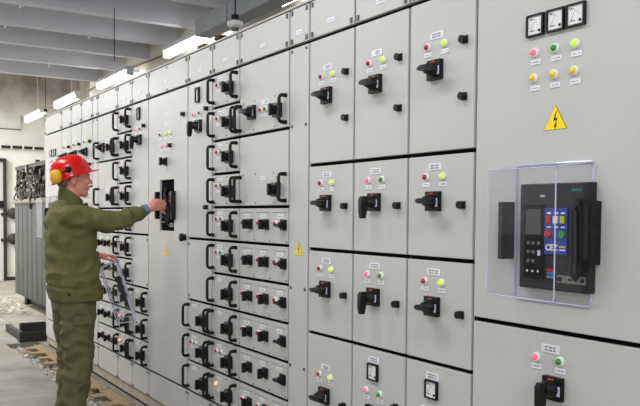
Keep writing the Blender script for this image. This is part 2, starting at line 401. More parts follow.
def feeder_cabinet(y0, y1, label, rows, head=True):
    t = cabinet(y0, y1, label)
    if head: header(t, y0, y1)
    zz = [R1, R2, R3, R4, ZB]
    for i, (red, grn, vert, kind) in enumerate(rows):
        if i < 3: feeder_door(t, y0, y1, zz[i+1], zz[i], red, grn, vert, tall=(i == 0))
        else: feeder_door(t, y0, y1, zz[i+1], zz[i], red, grn, vert, meter=(kind == 'm'), dz=(0 if kind == 'm' else -.098))
    kick(t, y0, y1); return t
F = lambda *r: r
feeder_cabinet(2.031, 2.408, 'four-door grey column beside the wide near breaker column, square meter on its lowest door',
               [('red','lime',False,''),('red','lime',False,''),('red','lime',False,''),('red','green',False,'m')])
feeder_cabinet(2.408, 2.787, 'middle of the three near four-door columns, two doors with black handles hanging down',
               [('red','lime',False,''),('pink','green',True,''),('pink','green',True,''),('pink','green',True,'m')])
feeder_cabinet(2.787, 3.165, 'four-door grey column next to the narrow strip with a small yellow triangle',
               [('red','lime',False,''),('red','lime',False,''),('red','lime',False,''),('red','lime',False,'')])

def strip_cabinet(y0, y1, label, sign=True):
    t = cabinet(y0, y1, label)
    header(t, y0, y1)
    o = panel(t, 'cable_compartment_door', y0, y1, ZB, ZH)
    for z in (ZH-.025, 1.88, 1.08, .69, ZB+.04):
        for y in (y0+.028, y1-.028): sub('screw', SCREW, o, y, z)
    if sign: sub('warning_sign', SIGN_S, o, (y0+y1)/2-.005, 1.28, label='yellow triangle with a black lightning bolt')
    kick(t, y0, y1)
strip_cabinet(3.165, 3.356, 'narrow tall grey strip cabinet with a small yellow warning triangle at mid height')

# rows of the drawer sections: 2.272 down to 0.30 in ten steps
ZR = [ZH - (ZH-ZB)*i/10 for i in range(11)]
def drawer(t, y0, y1, i, lamps=('red','green'), span=1, right=True):
    z1, z0 = ZR[i], ZR[i+1]; zc = (z0+z1)/2
    o = panel(t, 'drawer', y0, y1, z0, z1)
    sub('pull_handle', HANDLE, o, y1-.024, zc); sub('pull_handle', HANDLE, o, y0+.03, zc)
    sub('label_plate', PL_M, o, y1-.11, zc+.062)
    if lamps:
        for y, c in ((y1-.08, lamps[0]), (y1-.14, lamps[1])):
            if c: sub('indicator_lamp', LAMP[c], o, y, zc+.03); sub('label_plate', PL_S, o, y-.004, zc-.002)
    sub('rotary_switch', SW_D, o, y0+.105, zc-.008)
    for y in (y1-.05, y1-.2):
        for z in (z0+.022, z1-.022): sub('screw', SSCREW, o, y, z)
    return o
def drawer_cabinet(y0, y1, label, lampset):
    t = cabinet(y0, y1, label); header(t, y0, y1)
    for i in range(10): drawer(t, y0, y1, i, lampset[i])
    kick(t, y0, y1)
RG = ('red','green')
def meter_cabinet(y0, y1, label, lampset):
    t = cabinet(y0, y1, label); header(t, y0, y1)
    o = panel(t, 'control_door', y0, y1, 1.286, ZH)
    sub('panel_meter', NMETER, o, y1-.165, 2.185)
    sub('label_plate', PL_S, o, y1-.165, 2.243)
    for y, c in ((y1-.1,'pink'), (y1-.2,'green')): sub('indicator_lamp', LAMP[c], o, y, 2.07); sub('label_plate', PL_S, o, y, 2.043)
    sub('rotary_switch', ROT_V, o, y1-.185, 1.99)
    sub('door_lock', LOCK, o, y0+.075, 2.085); sub('door_lock', LOCK, o, y0+.075, 1.485)
    o = panel(t, 'blank_door', y0, y1, ZR[7], 1.286)
    for z in (1.25, ZR[7]+.03):
        for y in (y1-.024, y0+.024): sub('screw', SCREW, o, y, z)
    for k, i in enumerate((7, 8, 9)): drawer(t, y0, y1, i, lampset[k])
    kick(t, y0, y1)
def tri_panel(t, y0, y1, i, red=('red','red','red'), grn=(None,None,None), last=False):
    z1, z0 = ZR[i], ZR[i+1]; zc = (z0+z1)/2
    o = panel(t, 'triple_switch_panel', y0, y1, z0, z1)
    w = (y1-y0)/3
    for k in range(3):
        ye = y1-k*w-.01
        sub('module_frame', TRIF, o, ye-.085, zc+.01)
        sub('label_plate', PL_M, o, ye-.095, zc+.05)
        if red[k]: sub('indicator_lamp', LAMP[red[k]], o, ye-.05, zc+.012)
        if grn[k]: sub('indicator_lamp', LAMP[grn[k]], o, ye-.083, zc+.004)
        sub('rotary_switch', SW_H if k == 2 else SW_V, o, ye-.135, zc+.006)
    sub('door_lock', LOCK, o, y0+.028, zc)
    for q in (0, 1, 2, 3):
        sub('screw', SSCREW, o, y1-.012-q*(y1-y0-.03)/3, z0+.02)
TRIF = MB().box(-.0015, 0, -.078, .078, .058, .060, 'grey').mesh('module_frame')
def wide_cabinet(y0, y1, label, trired, trigrn):
    t = cabinet(y0, y1, label); header(t, y0, y1)
    # two double-height withdrawable units, their gear in the lower half
    z1, z0 = ZR[0], ZR[2]; o = panel(t, 'wide_drawer', y0, y1, z0, z1); zc = ZR[1]-.099
    sub('pull_handle', HANDLE, o, y1-.022, zc); sub('pull_handle', HANDLE, o, y0+.03, zc)
    sub('label_plate', PL_L, o, (y0+y1)/2-.03, zc+.062)
    for y, c in (((y0+y1)/2+.015,'red'), ((y0+y1)/2-.037,'green')): sub('indicator_lamp', LAMP[c], o, y, zc+.022); sub('label_plate', PL_S, o, y, zc-.008)
    sub('rotary_switch', ROT_H, o, y1-.165, zc+.02); sub('rotary_switch', SW_D, o, y0+.1, zc)
    for y in (y1-.05, (y0+y1)/2+.1, (y0+y1)/2-.13):
        for z in (z0+.022, ZR[1]-.02): sub('screw', SSCREW, o, y, z)
    z1, z0 = ZR[2], ZR[4]; o = panel(t, 'wide_drawer', y0, y1, z0, z1); zc = ZR[3]-.099
    sub('pull_handle', HANDLE, o, y1-.022, zc); sub('pull_handle', HANDLE, o, y0+.03, zc)
    sub('label_plate', PL_M, o, (y0+y1)/2-.01, zc+.055); sub('rotary_switch', SW_D, o, y0+.11, zc-.01)
    for y in (y1-.05, (y0+y1)/2+.08, (y0+y1)/2-.12):
        for z in (z0+.022, ZR[3]-.02): sub('screw', SSCREW, o, y, z)
    for k in range(6): tri_panel(t, y0, y1, 4+k, trired[k], trigrn[k])
    kick(t, y0, y1)
N3 = (None,None,None)
wide_cabinet(3.356, 3.915, 'wide cabinet of two large drawers above six rows of three small black switches',
             [('red','red','red'),('red','red','red'),('red','red','red'),('red','red',None),N3,('red','red','red')],
             [N3,(None,'green',None),('green','green','lime'),('green','green',None),N3,('green','green',None)])
drawer_cabinet(3.915, 4.280, 'column of ten small withdrawable drawers with paired black handles, in the middle of the line-up',
               [RG,RG,RG,RG,RG,RG,(None,None),(None,None),RG,('amber',None)])
meter_cabinet(4.280, 4.660, 'grey cabinet right of the opened breaker column, with three drawers at its bottom',
              [(None,None),RG,(None,None)])

# opened breaker column where the man reaches in
def breaker_front(o, yc, zc, w, h, xf, xb, opened=False):
    """air circuit breaker; o = the cabinet Empty. front at x=xf"""
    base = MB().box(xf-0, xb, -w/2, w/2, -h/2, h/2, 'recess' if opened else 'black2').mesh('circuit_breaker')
    br = put('circuit_breaker', base, (0, yc, zc), o, 'dark breaker front with a blue control panel'); bevel(br, .004)
    x = xf
    # trip unit at the far side
    b = MB().box(x-.010, x, w*.12, w*.40, -h*.40, h*.30, 'recess')
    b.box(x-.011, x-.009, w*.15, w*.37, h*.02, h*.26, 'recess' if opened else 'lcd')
    for r in range(3):
        for c in range(2+(r == 0)):
            b.box(x-.0125, x-.009, w*(.33-.075*c)-.006, w*(.33-.075*c)+.004, -h*(.06+.085*r)-.006, -h*(.06+.085*r)+.004, 'grey')
    for c in range(3): b.box(x-.0125, x-.009, w*(.34-.08*c)-.003, w*(.34-.08*c)+.002, -h*.33-.003, -h*.33+.003, 'white')
    b.box(x-.0125, x-.009, w*.15, w*.185, -h*.18, -h*.13, 'lilac')
    put('trip_unit', b.mesh('trip_unit'), (0, yc, zc), br, 'black trip unit with a dark display and small keys')
    # blue control panel
    y1, y0, z1, z0 = w*.11, -w*.21, h*.27, -h*.16
    if opened: y1, y0 = -w*.06, -w*.42
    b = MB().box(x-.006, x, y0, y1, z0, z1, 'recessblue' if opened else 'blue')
    ym = [y1-(y1-y0)*f for f in (.2,.52,.82)]
    for y, k in zip(ym, ('red','white','yg')): b.box(x-.012, x-.005, y-.008, y+.008, z1-.048, z1-.026, k); b.box(x-.0066, x-.005, y-.008, y+.008, z1-.019, z1-.014, 'white'); b.box(x-.0066, x-.005, y-.008, y+.008, z1-.062, z1-.058, 'white')
    b.lathe((x,ym[0],z1-.082), [(.005,.0125),(.014,.0115)], 16, 'red'); b.lathe((x,ym[2],z1-.082), [(.005,.0125),(.014,.0115)], 16, 'green')
    if not opened:
        b.text('CEZ', .026, ym[0]-.012, z0+.02, x-.0064, 'white', bold=.0006)
        b.box(x-.0066, x-.005, ym[2]-.011, ym[2]+.013, z0+.021, z0+.026, 'yg'); b.box(x-.0066, x-.005, ym[2]-.011, ym[2]+.013, z0+.012, z0+.016, 'white')
    put('control_panel', b.mesh('control_panel'), (0, yc, zc), br, 'blue control panel with red and green buttons')
    # charging lever
    ly, l2 = (w*.02, w*.22) if opened else (-w*.355, w*.015)
    b = MB().tube([(x,ly,h*.33),(x-.018,ly,h*.32),(x-.024,ly,h*.25),(x-.024,ly-l2,-h*.1),(x-.027,ly-l2,-h*.32),(x-.016,ly-l2,-h*.36)], [.010,.013,.014,.014,.017,.012], 'black', 10)
    put('charging_lever', b.mesh('charging_lever', True), (0, yc, zc), br)
    b = MB().box(x-.005, x, -w*.46, -w*.08, -h*.42, -h*.35, 'greymetal')
    for yy, r in ((-w*.12,.008),(-w*.26,.004),(-w*.34,.003),(-w*.43,.006)): b.lathe((x,yy,-h*.385), [(.004,r),(.009,r)], 10, 'ink')
    put('base_strip', b.mesh('base_strip'), (0, yc, zc), br, 'dull metal strip with dark screws')
    b = MB()
    for q, k in enumerate(('red','bluebtn','teal')): b.box(x-.004, x, -w*.03, w*.07, -h*(.31+.032*q)-.004, -h*(.31+.032*q)+.004, k)
    put('coloured_label', b.mesh('coloured_label'), (0, yc, zc), br)
    if not opened:
        b = MB().text('SIEMENS', .011, -w*.32, h*.43, x-.001, 'teal'); put('maker_lettering', b.mesh('maker_lettering'), (0, yc, zc), br, 'small teal lettering')
        b = MB().text('3WL', .010, w*.16, h*.38, x-.001, 'white'); put('type_lettering', b.mesh('type_lettering'), (0, yc, zc), br, 'tiny white type lettering')
    return br
def bracket(t, y, z, h=.19, d=.052):
    b = MB().box(-d, 0, -.0115, .0115, -h/2, h/2, 'black')
    for zz in (-h*.3, 0, h*.3): b.lathe((-d*.6,0,zz-.012), [(0,.0145),(.024,.0145)], 12, 'black', 'z')
    b.box(-d-.003, -d+.001, -.008, .008, -h*.42, h*.42, 'black2')
    put('cover_bracket', b.mesh('cover_bracket', True), (0, y, z), t)

t = cabinet(4.660, 5.398, 'plain tall grey column whose opened dark window the man reaches into')
o = panel(t, 'header_panel', 4.660, 5.398, ZH, ZT); corners(o, 4.66, 5.398, ZH, ZT)
sub('label_plate', PL_M, o, 5.04, 2.345); sub('screw', SCREW, o, 5.03, 2.44); sub('screw', SCREW, o, 5.03, 2.29)
o = panel(t, 'breaker_door', 4.660, 5.398, ZB, ZH, hole=(4.895, 5.16, 1.325, 1.675))
sub('label_plate', PL_M, o, 5.04, 2.12); sub('label_plate', PL_M, o, 5.04, 2.055)
for y, c in ((5.14,'red'),(5.04,'lime'),(4.955,'lime')): sub('indicator_lamp', LAMP[c], o, y, 1.99); sub('label_plate', PL_S, o, y, 1.96)
for y, c in ((5.125,'palepink'),(5.04,'palepink')): sub('indicator_lamp', LAMP[c], o, y, 1.91); sub('label_plate', PL_S, o, y, 1.88)
sub('door_lock', LOCK, o, 4.955, 1.905); sub('label_plate', PL_S, o, 4.955, 1.875)
sub('rotary_switch', SW_V, o, 5.045, 1.80); sub('label_plate', PL_S, o, 5.05, 1.757)
sub('door_lock', LOCK, o, 4.725, 2.09); sub('door_knob', KNOB, o, 4.70, 1.29)
sub('warning_sign', SIGN_S, o, 5.045, 1.19, label='yellow triangle with a black lightning bolt')
breaker_front(t, 5.0275, 1.50, .262, .346, .012, .0208, opened=True)
bracket(t, 5.175, 1.50, d=.03); bracket(t, 4.878, 1.50, d=.03)
kick(t, 4.660, 5.398)

# mirrored half of the line-up
meter_cabinet(5.398, 5.76, 'grey cabinet left of the opened breaker column, with a tall narrow meter',
              [(None,None),RG,(None,None)])
drawer_cabinet(5.76, 6.12, 'column of small withdrawable drawers directly behind the outstretched arm of the man',
               [RG,('green','green'),RG,RG,RG,RG,(None,None),RG,('hotpink','green'),('amber',None)])
wide_cabinet(6.12, 6.66, 'wide grey cabinet with a large drawer at head height right beside the red helmet',
             [N3,('red','red','red'),N3,N3,N3,('red','red','red')], [N3,N3,N3,N3,N3,N3])
strip_cabinet(6.66, 6.825, 'narrow tall grey strip cabinet behind the head of the man', sign=False)
feeder_cabinet(6.825, 7.18, 'nearest of the three distant four-door columns above the red helmet', [('red','lime',False,'')]*3+[('red','lime',False,'')])
feeder_cabinet(7.18, 7.546, 'middle one of the three distant four-door columns above the red helmet', [('red','lime',False,'')]*3+[('red','lime',False,'')])
feeder_cabinet(7.546, 7.91, 'distant four-door grey column touching the far end cabinet', [('red','lime',False,'')]*3+[('red','lime',False,'')])

def clear_cover(w, h, d, ty=.016, tz=.021, re=.0028, sz=0):
    """open-backed moulded box of clear plastic with slightly tapering walls, front at -x"""
    B = [(0,-w/2,-h/2),(0,w/2,-h/2),(0,w/2,h/2),(0,-w/2,h/2)]
    F_ = [(-d,-w/2+ty,-h/2+tz+sz),(-d,w/2-ty,-h/2+tz+sz),(-d,w/2-ty,h/2-tz+sz),(-d,-w/2+ty,h/2-tz+sz)]
    th = .003
    Bi = [(0,y*(1-2*th/w),z*(1-2*th/h)) for _, y, z in B]; Fi = [(-d+th,y*(1-2*th/w),z*(1-2*th/h)) for _, y, z in F_]
    a = MB(); q = lambda o: [(o+k, o+(k+1) % 4) for k in range(4)]
    vs = B+F_+Bi+Fi
    fs = [(4,5,6,7),(15,14,13,12)]+[(k,(k+1)%4,4+(k+1)%4,4+k) for k in range(4)]+[(8+(k+1)%4,8+k,12+k,12+(k+1)%4) for k in range(4)]+[(k,8+k,8+(k+1)%4,(k+1)%4) for k in range(4)]
    a.add(vs, fs, 'cover')
    e = MB()
    def loop(P, r):
        out = []
        for k in range(4):
            p, n_, m_ = Vector(P[k]), Vector(P[(k+1) % 4]), Vector(P[k-1])
            out += [p+(m_-p).normalized()*.014, p+(m_-p).normalized()*.004+(n_-p).normalized()*.004, p+(n_-p).normalized()*.014]
        out.append(out[0]); e.tube(out, r, 'edge', 8)
    loop(F_, re*.8); loop([(-.003, y, z) for _, y, z in B], re*1.5)
    for k in range(4):
        p, n_ = Vector(F_[k]), Vector(B[k]); e.tube([p+(n_-p)*.05, p+(n_-p)*.97], re*.8, 'edge', 6)
    return a.mesh('clear_panes'), e.mesh('clear_edges', True)
def big_breaker_cabinet(y0, y1, yc, label, group=None):
    t = cabinet(y0, y1, label); header(t, y0, y1)
    o = panel(t, 'breaker_door', y0, y1, 1.078, ZH)
    for q, y in enumerate((yc+.083, yc, yc-.078)):
        sub('panel_meter', METER, o, y, 2.062)
        sub('indicator_lamp', LAMP[('pink','green','lime')[q]], o, y+.003, 1.975); sub('label_plate', PL_T, o, y-.002, 1.944)
        sub('indicator_lamp', LAMP['yellow'], o, y+.005, 1.893); sub('label_plate', PL_T, o, y, 1.86)
    sub('warning_sign', SIGN, o, yc-.002, 1.758, label='yellow triangle with a black lightning bolt')
    br = breaker_front(t, yc-.027, 1.381, .278, .336, -.03, .0, opened=False)
    pm, em = clear_cover(.308, .440, .148, re=.0026)
    cv = put('breaker_cover', pm, (0, yc+.002, 1.392), t, 'clear plastic box cover with lilac edges'); put('cover_edge', em, (0, yc+.002, 1.392), cv)
    bracket(t, yc+.176, 1.397); bracket(t, yc-.170, 1.397)
    o = panel(t, 'feeder_door', y0, y1, ZB, 1.078)
    sub('label_plate', PL_L, o, yc, 1.022)
    for y, c in ((yc+.057,'pink'), (yc-.04,'green')): sub('indicator_lamp', LAMP[c], o, y, .988); sub('label_plate', PL_S, o, y, .958)
    sub('rotary_switch', ROT_V, o, yc-.02, .90)
    kick(t, y0, y1)
    return t
big_breaker_cabinet(1.27, 2.031, 1.672, 'widest grey cabinet at the near end with three meters and a clear breaker cover')
t = big_breaker_cabinet(7.91, 8.62, 8.25, 'far end grey cabinet, its clear cover sticking out behind the shoulder of the man')
put('end_panel', MB().box(-.28, .30, 0, .012, .10, 2.45, 'case').mesh('end_panel'), (.3, 8.62, 0), t)

# ------------------------------------------------------------------ room
struct('floor', MB().box(-6.2, -.36, -4, 17.5, -.15, 0, 'floor').mesh('floor'))
struct('floor_beyond_cabinets', MB().box(-.36, 1.5, 8.9, 17.5, -.15, -.001, 'floor').box(1.5, 2.7, 11.7, 17.5, -.15, -.001, 'floor').mesh('floor_beyond_cabinets'))
struct('floor_under_cabinets', MB().box(-.02, 1.5, -4, 8.9, -.15, 0, 'floor').mesh('floor_under_cabinets'))
struct('trench_bed', MB().box(-.36, -.02, -4, 8.9, -.15, -.06, 'gravel').mesh('trench_bed'))
struct('wall_right', MB().box(1.4, 1.6, -4, 11.9, -.1, 4.5, 'concrete').mesh('wall_right'))
struct('wall_side_bay', MB().box(2.5, 2.7, 11.9, 17.6, -.1, 4.5, 'endwall').box(1.6, 2.7, 11.7, 11.9, -.1, 4.5, 'endwall').mesh('wall_side_bay'))
struct('wall_end', MB().box(-6.4, 2.7, 17.35, 17.6, -.1, 4.5, 'endwall').mesh('wall_end'))
struct('wall_left', MB().box(-6.4, -6.2, -4, 17.5, -.1, 4.6, 'concrete').mesh('wall_left'))
struct('wall_back', MB().box(-6.4, 1.6, -4.2, -4, -.1, 4.2, 'concrete').mesh('wall_back'))
struct('ceiling', MB().box(-6.4, 1.6, -4.2, 11.45, 3.92, 4.1, 'ceil').box(-6.4, 2.7, 11.45, 17.6, 4.45, 4.6, 'ceil').box(-6.4, 1.6, 11.45, 11.5, 3.92, 4.6, 'ceil').mesh('ceiling'))
# beams span the room towards the wall behind the cabinets; a lip runs along each lower edge
beam = MB().box(-6.2, 1.4, .0, .13, 0, .57, 'beam').mesh('ceiling_beam')
ys = [-3.2+.9*i for i in range(17)]
k0 = [6.55-.905*i for i in range(1, 11)]
for y in [7.46, 8.36, 9.28, 10.25, 11.28] + [6.55] + k0:
    bt = MB().box(-6.2, 1.4, 0, .11, 0, .57, 'beam'); 
    struct('ceiling_beam', bt.mesh('ceiling_beam'), (0, y, 3.36))
# small steel angle brackets welded on beam faces
GUS = MB().add([(0,0,.04),(.12,0,.04),(.02,0,-.035),(0,-.04,.04),(.12,-.04,.04),(.02,-.04,-.035)], [(0,1,2),(3,5,4),(0,3,4,1),(1,4,5,2),(2,5,3,0)], 'beam').mesh('gusset')
for x, y in ((-.48,7.57),(.40,8.47),(-.45,8.47),(.42,9.39),(.43,6.66),(.42,10.36),(-.45,9.39)):
    o = struct('beam_gusset', GUS, (x, y+.0, 3.36))

# steel box duct along the wall
thing('ventilation_duct', 'grey steel box duct running along the wall above the cabinets', 'duct',
      (.90, 4.8, 3.075), me=MB().box(0, .16, -4.2, 1.87, 0, .15, 'duct').box(-.01,.17,-.02,.02,-.006,.156,'duct').box(-.01,.17,1.18,1.22,-.006,.156,'duct').mesh('ventilation_duct'))
t = thing('cable_tray', 'short rusty brown cable tray standing on the cabinet tops under the duct', 'cable tray', (.47, 5.06, 2.615),
      me=MB().box(-.1, .12, -.26, .28, 0, .03, 'rust').box(-.16,.16,-.20,-.12,.03,.055,'rust').box(-.14,.2,.10,.22,.03,.05,'rust').mesh('cable_tray'))
for y in (-.2, .2): put('support_leg', MB().box(-.06, .06, -.015, .015, -.143, 0, 'rust').mesh('support_leg'), (.47, 5.06+y, 2.615), t)

# fluorescent fixtures in a row above the cabinets
lab = ['nearest white fluorescent tube light, cut by the top of the photo', 'long glowing fluorescent light just left of the grey duct end', 'glowing fluorescent light third along the row, above the small far headers',
       'far glowing fluorescent light above the end cabinet', 'farthest and smallest glowing fluorescent light by the end wall']
for i, y in enumerate((4.97, 7.52, 10.08, 12.5, 14.85)):
    t = thing('fluorescent_light', lab[i], 'light fixture', (1.2, y, 3.2), 'fluorescent lights in a row above the cabinets')
    L2 = .66
    put('housing', bevel(put('x', MB().box(-.05, .05, -L2, L2, .03, .075, 'fixture').mesh('housing'), (0,0,0)), .004).data, (1.2, y, 3.2), t)
    bpy.data.objects.remove(bpy.data.objects['x'])
    put('diffuser', MB().tube([(0,-L2+.02,0),(0,-L2+.05,0),(0,L2-.05,0),(0,L2-.02,0)], [.025,.047,.047,.025], 'tube', 14).mesh('diffuser', True), (1.2, y, 3.2), t, 'bright white diffuser')
    for s in (-1, 1): put('end_cap', MB().box(-.04, .04, -.018, .018, -.04, .06, 'fixture').mesh('end_cap'), (1.2, y+s*(L2+.0), 3.2), t)
    if y < 11:
        for s in (-.4, .4): put('wall_bracket', MB().box(.0, .2, -.015, .015, .05, .08, 'fixture').mesh('wall_bracket'), (1.2, y+s, 3.2), t)
    else: put('suspension_rod', MB().tube([(0,-.3,.07),(0,-.3,1.26)], .004, 'fixture', 6).mesh('suspension_rod'), (1.2, y, 3.2), t)
thing('electric_cable', 'thin brown cable strung along the concrete wall between the lights', 'cable', (1.36, 9, 3.33),
      me=MB().tube([(0,-1.5,-.02),(0,-.4,-.03),(0,.9,0),(0,3,-.03),(0,6,-.02)], .009, 'cable', 6).mesh('electric_cable'))
DETL = ['white round detector with a black cap beside the end of the duct', 'round detector between the two farthest lights']
for i, (y, z) in enumerate(((5.52, 2.955), (13.5, 3.13))):
    dx = .75 if i == 0 else 1.1
    t = thing('ceiling_detector', DETL[i], 'detector', (dx, y, z))
    put('drum', MB().lathe((0,0,-.05), [(0,.045),(.015,.062),(.045,.062),(.055,.045)], 24, 'white', 'z').mesh('drum', True), (dx, y, z), t)
    put('cap', MB().lathe((0,0,.005), [(0,.032),(.04,.032),(.05,.02)], 20, 'black', 'z').lathe((0,0,.055), [(0,.006),(.80,.006)], 8, 'black', 'z').mesh('cap', True), (dx, y, z), t, 'black cap and rod')
    put('lens', MB().lathe((0,0,-.05), [(0,.035),(-.02,.03)], 20, 'grey', 'z').mesh('lens', True), (dx, y, z), t)
thing('hanging_wire', 'thin dark wire hanging straight down from the ceiling beams', 'wire', (.235, 6.95, 3.30), me=MB().tube([(0,0,.0),(0,0,-.48)], .0045, 'pipe', 6).mesh('hanging_wire'))

# end wall pieces
t = thing('wall_pipe', 'black horizontal pipe with pale clamps across the white end wall', 'pipe', (.5, 17.28, 2.82))
put('pipe_run', MB().tube([(-6.5,0,0),(1.9,0,.0)], .03, 'pipe', 10).mesh('pipe_run', True), (.5, 17.28, 2.82), t)
for x in (.79, 1.03, 1.25, 1.48, 1.69, 1.92): 
    put('pipe_clamp', MB().box(-.014,.014,-.045,.06,-.045,.045,'white').mesh('pipe_clamp'), (x, 17.28, 2.82), t)
thing('conduit', 'thin grey conduit forming a corner on the end wall below the farthest light', 'conduit', (1.46, 17.30, 3.2), me=MB().tube([(-.0,.025,.3),(-.0,.025,0),(-3,.025,0)], .012, 'greymetal', 6).mesh('conduit'))
t = struct('door_1', MB().box(-.95, 0, 0, .05, 0, 2.50, 'doorwood').mesh('door_1'), (1.08, 17.28, 0))
put('door_frame', MB().add([], [], 'pipe').box(-1.07,-.95,-.06,.06,0,2.57,'pipe').box(0,.06,-.06,.06,0,2.57,'pipe').box(-.95,0,-.06,.06,2.51,2.57,'pipe').mesh('door_frame'), (1.08, 17.28, 0), t, 'black door frame')
put('door_lock', MB().box(-.13,-.02,-.06,0,-.07,.08,'black').mesh('door_lock'), (1.1, 17.28, 1.6), t)
struct('baseboard_end', MB().box(-6, 2.5, 17.3, 17.35, 0, .07, 'pipe').mesh('baseboard_end'))
for z, l in ((1.42,'round dark pipe valve on the end wall, upper of two'), (.88,'round dark pipe valve on the end wall, lower of two')):
    t = thing('pipe_valve', l, 'valve', (1.28, 17.2, z))
    put('valve_body', MB().lathe((0,.13,0), [(0,.08),(.1,.12),(.2,.12),(.24,.06)], 18, 'pipe', '-y').mesh('valve_body', True), (1.28, 17.2, z), t)
    put('pipe_stub', MB().tube([(-.25,.05,-.02),(0,.05,-.02)], .03, 'pipe', 8).mesh('pipe_stub', True), (1.28, 17.2, z), t)

# old grey enclosure with exposed gear on top, beyond the line-up
t = thing('old_enclosure', 'old dark grey metal enclosure with exposed gear on top, beyond the end cabinet', 'electrical equipment', (.9, 11.4, 0))
b = MB().box(-.4, .4, -1.3, 1.55, .16, 1.58, 'machine')
for i in range(9): b.box(-.404, -.4, -1.3+i*.32, -1.28+i*.32, .18, 1.56, 'machine')
put('enclosure_body', b.mesh('enclosure_body'), (.9, 11.4, 0), t)
b = MB(); n = 10
pr = [(-.43, 1.58), (.43, 1.58)] + [(.43*math.cos(PI*k/n), 1.58+.03+.07*math.sin(PI*k/n)) for k in range(n+1)]
vs = [(x, -1.34, z) for x, z in pr]+[(x, 1.59, z) for x, z in pr]; m_ = len(pr)
b.add(vs, [tuple(range(m_)), tuple(range(2*m_-1, m_-1, -1))]+[(i, (i+1) % m_, (i+1) % m_+m_, i+m_) for i in range(m_)], 'machinelight')
put('lid', b.mesh('lid'), (.9, 11.4, 0), t)
put('skid', MB().box(-.3, .35, -1.2, -1.05, 0, .17, 'steeldark').box(-.3,.35,1.2,1.35,0,.17,'steeldark').box(-.25,.3,-1.1,1.3,.03,.1,'steeldark').mesh('skid'), (.9, 11.4, 0), t)
b = MB().box(-.38,-.33,1.45,1.52,1.66,2.15,'machinedark').box(-.38,-.33,-1.2,-1.13,1.66,2.22,'machinedark').box(-.38,-.33,.1,.17,1.66,2.2,'machinedark')
b.box(.0,.06,-1.25,1.5,1.66,2.12,'machinedark'); b.box(-.39,-.32,-1.25,1.55,2.1,2.16,'machinedark').box(.2,.3,-1.25,1.55,1.66,2.2,'machinedark').box(-.37,.3,-1.25,1.5,1.68,1.76,'machinedark')
put('gear_frame', b.mesh('gear_frame'), (.9, 11.4, 0), t)
for i in range(6):
    y = -1.0+i*.42
    put('contactor', MB().box(-.34, .1, -.13, .13, .14, .34, 'machinelight' if i % 2 else 'machinedark').box(-.36,-.33,-.1,.1,.0,.16,'machinedark').lathe((-.34,0,.24), [(0,.06),(.05,.05)], 12, 'machinedark').mesh('contactor'), (.9, 11.4+y, 1.77), t)
    put('insulator', MB().tube([(-.30,0,0),(-.30,0,.16),(-.2,.05,.2)], [.03,.022,.012], 'machinedark' if i % 2 else 'machinelight', 8).mesh('insulator', True), (.9, 11.55+y, 1.66), t)
b = MB()
for i in range(26):
    y = random.uniform(-1.2, 1.4); z = random.uniform(1.72, 2.1)
    b.tube([(-.42,y,z),(-.44,y+random.uniform(-.1,.1),z-.08),(-.41,y+random.uniform(-.15,.15),z-random.uniform(.1,.25))], .014, random.choice(('machinedark','machinelight','machinedark','rust')), 6)
    y = random.uniform(-1.2, 1.35); z = random.uniform(1.72, 2.05); b.box(-.42, -.3, y, y+random.uniform(.05,.16), z, z+random.uniform(.04,.12), random.choice(('machinedark','machinelight','steeldark')))
o_ = put('wiring', b.mesh('wiring'), (.9, 11.4, 0), t, 'tangled dusty wiring and small relays'); o_['kind'] = 'stuff'
put('terminal_box', MB().box(-.45, -.1, -.18, .1, 0, .42, 'steeldark').box(-.462,-.45,-.1,.02,.12,.3,'white').mesh('terminal_box'), (.9, 10.5, 1.95), t, 'dark box with a pale notice')
# pit and channels in front of it
for i, (x, y, l) in enumerate(((-.10, 9.0, 'nearer black steel channel on the floor beside the far cabinet end'), (.06, 9.75, 'farther black steel channel on the floor beyond the far cabinet end'))):
    thing('steel_channel', l, 'steel channel', (x, y, 0), 'steel channels on the floor', me=MB().box(-.11,.2,-.06,.06,0,.012,'steeldark').box(-.11,.2,-.06,-.05,.012,.1,'steeldark').box(-.11,.2,.05,.06,.012,.1,'steeldark').box(-.11,-.10,-.05,.05,.012,.1,'steeldark').mesh('steel_channel'))
thing('steel_plate', 'low black steel beam running along the floor towards the grey enclosure', 'steel beam', (-.12, 9.38, 0), me=MB().box(-.07,-.02,-.28,.5,0,.09,'steeldark').mesh('steel_plate'))
# pale straw-like debris
b = MB()
for i in range(420):
    x = random.uniform(-.7, .45); y = random.uniform(11.2, 14.6); a = random.uniform(0, PI); l = random.uniform(.05, .16); z = random.uniform(.005, .06)
    b.tube([(x,y,z),(x+l*math.cos(a),y+l*math.sin(a),z+random.uniform(-.0,.03))], .007, 'debris', 4)
o = put('debris', b.mesh('debris'), (0,0,0)); o['kind'] = 'stuff'; o['label'] = 'pale straw-like rubble scattered on the floor by the grey enclosure'; o['category'] = 'debris'
